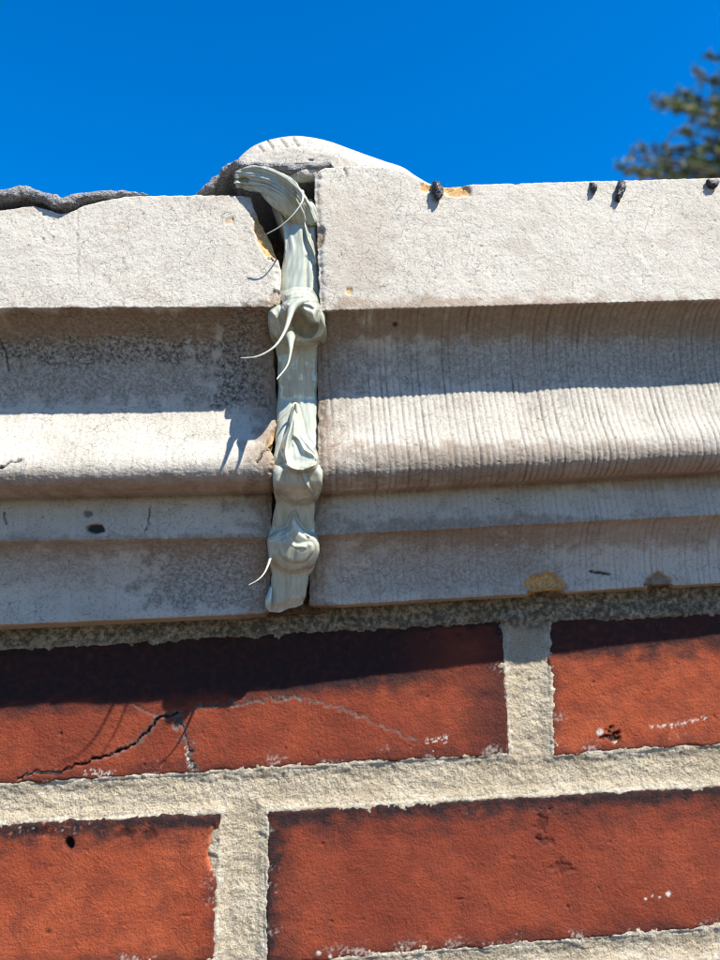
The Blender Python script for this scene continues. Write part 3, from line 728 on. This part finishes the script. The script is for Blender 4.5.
PPd = pc[:, None] + bul * (0.4 + 0.6 * endf) + 0.4 * streak * (1 - TT ** 6) + 0.3 * fbm(TT * 1.5, YY / 26, 12, 2) - 1.5 * (1 - endf)
# a fold line running down the right of the upper stretch, and a raised lip on its left edge
fold = polyline_dist(XX, YY, [(303, 212), (305, 225), (308, 238), (313, 250), (317, 262)]); PPd += 1.5 * np.exp(-(fold / 1.6) ** 2) - 0.9 * np.exp(-((fold - 4.0) / 3) ** 2) * (XX > 303)
lip_ = polyline_dist(XX, YY, [(274, 203), (281, 215), (285, 232), (284, 250)]); PPd += 1.0 * np.exp(-(lip_ / 1.6) ** 2)
groove_ = polyline_dist(XX, YY, [(307, 258), (306, 290)]); PPd -= 0.9 * np.exp(-(groove_ / 2.5) ** 2)
# overlapping gobs squeezed out along the joint: pillow-shaped layers, folds and hollows
def inside(px, py, poly):
    c = np.zeros(px.shape, bool)
    for (x0, y0), (x1, y1) in zip(poly, np.roll(poly, -1, 0)):
        if y0 == y1: continue
        c ^= ((y0 > py) != (y1 > py)) & (px < (x1 - x0) * (py - y0) / (y1 - y0) + x0)
    return c
WX = XX + 1.3 * noise(XX / 16, YY / 16, 2); WY = YY + 1.3 * noise(XX / 16, YY / 16, 6)
def layer(poly, H, w):
    global PPd
    pl = np.array(poly, float); pl = catmull(np.vstack([pl, pl[:1]]), len(pl) * 5)[:-1]
    dd_ = polyline_dist(WX, WY, [tuple(q) for q in np.vstack([pl, pl[:1]])]) * inside(WX, WY, pl)
    PPd = PPd + H * np.sqrt(np.clip(1 - (1 - np.clip(dd_ / w, 0, 1)) ** 2, 0, 1))
def ridge(path, h, w0, hollow=0.0):
    global PPd
    c_ = catmull(np.array(path, float), len(path) * 5); dd_ = polyline_dist(WX, WY, [tuple(q) for q in c_])
    PPd = PPd + h * np.exp(-(dd_ / w0) ** 2) - hollow * np.exp(-((dd_ - 2.2 * w0) / w0) ** 2)
PPd = PPd + 3.2 * (sstep(303, 316, YY) * sstep(348, 336, YY)) * TT ** 4 + 2.6 * (sstep(462, 474, YY) * sstep(505, 494, YY)) * TT ** 4 + 2.6 * (sstep(526, 538, YY) * sstep(574, 564, YY)) * TT ** 4
# knot at the lip
layer([(267, 310), (274, 304), (287, 302), (300, 299), (318, 302), (328, 315), (329, 329), (321, 341), (304, 347), (287, 345), (273, 338), (267, 324)], 6.6, 12)
layer([(281, 301), (285, 292), (298, 288.5), (311, 290), (319.5, 298), (319.5, 312), (317, 324), (309, 322), (303, 315), (297, 309), (290, 312), (284, 311)], 6.2, 5.5)
layer([(285, 304), (292, 296), (304, 294.5), (313, 300), (314, 309), (307, 306), (298, 304), (290, 308)], 1.4, 3)
layer([(293, 315), (300, 310), (306, 317), (311, 324), (318, 325), (312, 337), (299, 336), (292, 327)], -3.6, 6)
layer([(302, 309), (309, 308), (315, 313), (316, 322), (309, 322)], 1.3, 3.5)
ridge([(302, 311), (304, 317), (309, 323), (317, 322.5)], 1.0, 1.2)
ridge([(272, 312), (278, 322), (281, 334)], 0.7, 2.0, .3)
# drape and pillow on the roll
layer([(272, 470), (277, 464), (300, 464), (318, 462), (325, 474), (325, 487), (317, 500), (300, 505), (283, 500), (271, 486)], 3.8, 8)
layer([(295, 403), (298, 413), (302, 430), (309, 442), (317, 450), (319.5, 459), (315, 468), (304, 472), (293, 472), (284, 466), (281, 455), (283, 441), (288, 424), (292, 411)], 4.6, 8)
layer([(293, 436), (299, 440), (304, 450), (313, 456), (310, 463), (299, 465), (289, 460), (288, 448)], -2.0, 6)
ridge([(295, 405), (290, 425), (286, 444), (285, 458), (290, 467), (299, 470), (307, 468.5), (314, 464)], 0.8, 1.2, .25)
ridge([(296, 405), (300.5, 424), (303, 437), (309, 446), (316, 453), (317, 461)], 1.0, 1.5, .4)
ridge([(303, 472), (304.5, 479), (308, 486), (312.5, 492)], 1.0, 1.6, .3)
ridge([(295, 407), (295, 425), (293, 445)], 0.5, 1.2)
# lowest gob, pressed flat
layer([(294, 513), (298, 522), (305, 530), (317, 536), (322, 549), (317, 563), (306, 571), (292, 573), (278, 568), (268, 557), (266, 541), (275, 532), (287, 528), (291, 520)], 5.0, 8)
layer([(277, 541), (287, 538), (296, 545), (304, 543), (312, 543), (313.5, 552), (305, 562), (292, 563), (281, 556)], 1.3, 3.5)
ridge([(294, 515), (289, 526), (278, 533), (273, 536)], 0.6, 1.2, .25)
ridge([(294, 515), (299, 526), (309, 536)], 0.6, 1.2, .25)
ridge([(277, 536), (286, 538), (295, 545), (305, 547)], 0.4, 1.2, .1)
def blur(a, n, ax):
    pad = [(0, 0), (0, 0)]; pad[ax] = (n, n); b = np.pad(a, pad, 'edge'); c = np.cumsum(np.insert(b, 0, 0, ax), ax)
    return (np.take(c, range(2 * n + 1, c.shape[ax]), ax) - np.take(c, range(0, c.shape[ax] - 2 * n - 1), ax)) / (2 * n + 1)
for _ in range(2): PPd = blur(blur(PPd, 1, 0), 2, 1)          # surface tension rounds the folds
YB = YY + sstep(570, 611, YY) * (2.5 * noise(TT * 1.3, 0, 4) - 4 * TT - 2)
G = at(XX, YB, PPd)
bk = np.stack([G[:, 0] + np.array([0, 9, 0]), G[:, -1] + np.array([0, 9, 0])], 0)
G = np.concatenate([bk[0][:, None], G, bk[1][:, None]], 1)
last = G[-1:] + np.array([0, 3.0, 0.3]); last2 = G[-1:] + np.array([0, 9.0, 0.3])
first = G[:1] + np.array([0, 6.0, 0.0])
G = np.concatenate([first, G, last, last2], 0)
grid_obj('bead', G, M_SEAL, seal, None, flip=True)

PC_Z = at(300, rows_y, pc)[:, 2]
def dollop(name, tubes, voxel=0.3, smooth_it=5, streak_amp=0.12, flow=(1, 1, .2), flat=1.0, lump_amp=1.0):
    me, co, no = remeshed(name, [sweep(t, 16, 8) for t in tubes], voxel, smooth_it)
    s = noise(co[:, 0] * .9 * flow[0], co[:, 1] * .5 * flow[1], co[:, 2] * .5 * flow[2]) + .5 * noise(co[:, 0] * 1.9 * flow[0], co[:, 1] * flow[1], co[:, 2] * flow[2])
    lump = 0.55 * noise(co[:, 0] / 4.2, co[:, 1] / 4.2, co[:, 2] / 4.2 + 3) - 0.35 * np.exp(-(noise(co[:, 0] / 3.0 * flow[0], co[:, 1] / 4, co[:, 2] / 9 + 7) / 0.10) ** 2)
    if name == 'curl':
        qx, qy = proj(co); cl = catmull(np.array([(236, 177), (256, 179), (272, 184), (286, 194), (296, 206), (303, 224)], float), 60)
        di = (qx[:, None] - cl[None, :, 0]) ** 2 + (qy[:, None] - cl[None, :, 1]) ** 2; ii = di.argmin(1); tg = np.gradient(cl, axis=0)[ii]
        sdv = (tg[:, 0] * (qy - cl[ii, 1]) - tg[:, 1] * (qx - cl[ii, 0])) / np.hypot(tg[:, 0], tg[:, 1])
        lump = lump + 2.2 * noise(sdv / 4.5, ii / 45.0, 3) + 1.2 * noise(sdv / 2.2, ii / 40.0, 8) - 1.4 * np.exp(-((sdv - 2.0) / 1.1) ** 2) * sstep(52, 40, ii)
    co = co + no * (streak_amp * 0.5 * s + lump_amp * lump)[:, None]
    pb = np.interp(co[:, 2], PC_Z[::-1], pc[::-1]); co[:, 1] = -(pb + (-co[:, 1] - pb) * flat)
    set_co(me, co)
    return link(name, me, M_SEAL, seal)
def strand(path, sides=10):
    V, Q = sweep(path, sides, 10)
    return link('strand', mesh_raw('strand', world_of(V), Q), M_SEAL, seal)

dollop('curl', [
    [(240, 174.5, 62.5, 1.7), (252, 174.5, 64, 2.2), (267, 178, 65, 2.9), (282, 186, 65, 3.7), (294, 197, 64, 3.8), (302, 208, 60.5, 3.6), (304, 220, 56.5, 3.4)],
    [(240, 182.5, 61, 1.6), (256, 185.5, 62, 2.1), (272, 194, 63, 2.8), (286, 205, 62.5, 3.6), (297, 213, 60, 3.9), (303, 226, 55.5, 3.6)],
    [(238, 171.5, 64, .9), (255, 170, 65.6, 1.0), (272, 171, 67.4, 1.2), (288, 179, 69.0, 1.3), (298, 188, 69.4, 1.1), (302.3, 198, 69.2, .8)],
    [(238, 173, 63.4, 1.0), (237.3, 178, 63.0, 1.1), (238.5, 184, 62, 1.1)],
    [(250, 181, 64.2, .7), (266, 184, 66.0, .8), (282, 192, 67.0, .9), (293, 203, 65.4, .8), (300, 214, 61.5, .7)],
    [(303, 204, 61.0, 2.6), (309, 209, 60.5, 2.6), (311.5, 220, 59.0, 2.4)],
], 0.22, 3, 0.06, (.5, 1, 1.5), lump_amp=.42)
strand([(302, 192, 69.6, .8), (302.8, 199, 70.6, .38), (299, 207, 71.6, .25), (291, 217, 71.8, .23), (280, 226.5, 71, .22), (267, 234, 69.5, .18)])
strand([(306, 301, 69.0, 1.2), (298, 303, 70.0, 1.4), (292, 309, 71.0, 1.25), (289.5, 318, 73, .85), (285, 331, 76, .52), (277, 344, 78.5, .38), (267, 352, 80, .31), (255, 357, 81, .26), (241, 358, 81.5, .17)])
strand([(293, 328, 61.5, .4), (292, 332, 63.5, .8), (290.5, 337, 66, 1.7), (290.8, 343, 68, 1.05), (290.5, 353, 71.0, .48), (287, 366, 74, .3), (277, 379, 77, .18)])
strand([(296, 412, 47.5, .7), (295, 403.5, 49.5, .42), (290, 408.5, 51, .28), (284, 415.5, 51.5, .22), (277, 421, 51.5, .14)])
strand([(272, 541, 31, .9), (271, 555, 33.5, .6), (266, 570, 37, .34), (259, 579, 39, .25), (249, 585, 40, .16)])
strand([(271, 588, 22.5, .6), (268.5, 600, 22.6, 1.2), (268, 606, 22.2, 1.0), (270, 611, 21.2, .4)])

# ------------------------------------------------------------------ tar drips on the top edge
def tar(label, path, seed):
    V, Q = sweep(path, 16, 8)
    c = V.mean(0); V = V + (V - c) * (0.28 * fbm(V[:, 0] / 1.3, V[:, 1] / 1.3, V[:, 2] / 1.3 + seed))[:, None]
    o = link('tar_drip', mesh_raw('tar_drip', world_of(V), Q), M_TAR)
    return tag(o, label, 'tar drip', 'black tar drips on the coping edge')
tar('short black tar drip next to the tan chip on the coping edge', [(436, 186, 58.5, 1.6), (437, 189, 61, 1.9), (438, 194, 61.4, 1.6), (436.5, 200, 60.8, .8)], 1)
tar('smallest pointed black tar drip on the coping edge', [(592, 184.5, 57, .9), (593.5, 187, 58.9, 1.2), (594.5, 190, 59.1, .9), (594.5, 193, 58.8, .4)], 2)
tar('longest black tar drip with a knobbly head on the coping edge', [(621, 184, 56.5, 1.3), (621, 188, 58.7, 1.5), (619.5, 194, 59.1, 1.3), (617.5, 200, 58.6, .9)], 3)
tar('flat wide black tar blob on the coping edge below the tree', [(709, 182.5, 57.2, 1.1), (712.5, 184.5, 57.6, 1.4), (716, 182.5, 57.2, 1.1)], 4)

# ------------------------------------------------------------------ tree beyond the wall
def build_tree():
    D = 6500.0 / 1.0                                     # authored mm behind the wall
    rs = np.random.RandomState(5)
    root = thing('conifer_tree', 'green conifer with loose feathery branch tips beyond the wall', 'tree')
    def tp(px, py, back=D): return at(px, py, -back)
    base = tp(800, 150); gz = -EYE / U
    top = tp(812, -60)
    axis = np.array([[base[0], base[1], gz, 190], [base[0], base[1], gz + 2500, 150], [base[0] + 60, base[1] + 60, base[2], 100], [top[0], top[1], top[2], 15]])
    V, Q = sweep_xyz(axis, 12, 8); trunk = [(V, Q)]
    targets = [(616, 168), (632, 146), (640, 158), (628, 172), (646, 168), (625, 158), (660, 100), (652, 104), (690, 70), (712, 120), (695, 150), (676, 148), (714, 160), (622, 166), (634, 150), (655, 165), (648, 97), (668, 105), (676, 92), (706, 56), (700, 80), (672, 128), (690, 118), (684, 160), (705, 140), (712, 100), (640, 175), (665, 178), (700, 172), (718, 70)]
    tips = [tp(x, y, D + rs.uniform(-500, 600)) for x, y in targets]
    H0, H1 = gz + 1600, top[2]
    for _ in range(95):                                  # the rest of the crown, outside the frame
        z = rs.uniform(H0, H1 - 100); a = rs.uniform(0, 2 * math.pi); f = (H1 - z) / (H1 - H0)
        r = (300 + 1500 * f ** .8) * rs.uniform(.7, 1)
        q = np.array([base[0] + r * math.cos(a), base[1] + r * math.sin(a), z])
        ix, iy = proj(q)
        if ix < 725 and iy < 190 and iy > -400: continue
        tips.append(q)
    leaves = []
    for q in tips:
        f = np.clip((q[2] - 250 - gz) / (top[2] - gz), .1, .95)
        s = np.array([base[0] + (top[0] - base[0]) * f, base[1], gz + (top[2] - gz) * f - 60])
        m_ = (s + q) / 2 + np.array([0, 0, -60]) + rs.normal(size=3) * 40
        trunk.append(sweep_xyz(np.array([[*s, 34], [*m_, 20], [*q, 5]]), 6, 6))
        for t in rs.uniform(.42, 1.0, 36):
            c = (1 - t) ** 2 * s + 2 * t * (1 - t) * m_ + t * t * q
            leaves.append(np.concatenate([c + rs.normal(size=3) * (75 * (1.25 - t)) + 8, [rs.uniform(.6, 1.3)]]))
    V, Q = join(trunk); link('trunk', mesh_raw('trunk', world_of(V), Q), M_BARK, root)
    # each spray: a twig of crossed narrow needles
    L = np.array(leaves); VV, QQ, tone = [], [], []
    nb = 14
    for c in L:
        d0 = rs.normal(size=3); d0[2] += .5; d0 /= np.linalg.norm(d0); ln = 120 * c[3]; tn = rs.uniform(0, 1)
        for k in range(nb):
            t = k / nb; d = d0 * .8 + rs.normal(size=3) * .45; d /= np.linalg.norm(d)
            b = c[:3] + d0 * ln * (t - .4); l = ln * .42 * (1.2 - t); w = np.cross(d, rs.normal(size=3)); w *= 9 / np.linalg.norm(w)
            i = len(VV); VV += [b - w, b + w, b + d * l + w * .5, b + d * l - w * .5]; QQ.append([i, i + 1, i + 2, i + 3]); tone += [tn] * 4
    n = NT('needles')
    col = n.mix(n.attr('tone'), (0.05, 0.10, 0.035), (0.20, 0.20, 0.08))
    mat = n.out(col, 0.7, None, 1.1, Specular_IOR_Level=0.2)
    link('crown', mesh_raw('crown', world_of(np.array(VV)), np.array(QQ), False, {'tone': np.array(tone)}), mat, root)
build_tree()
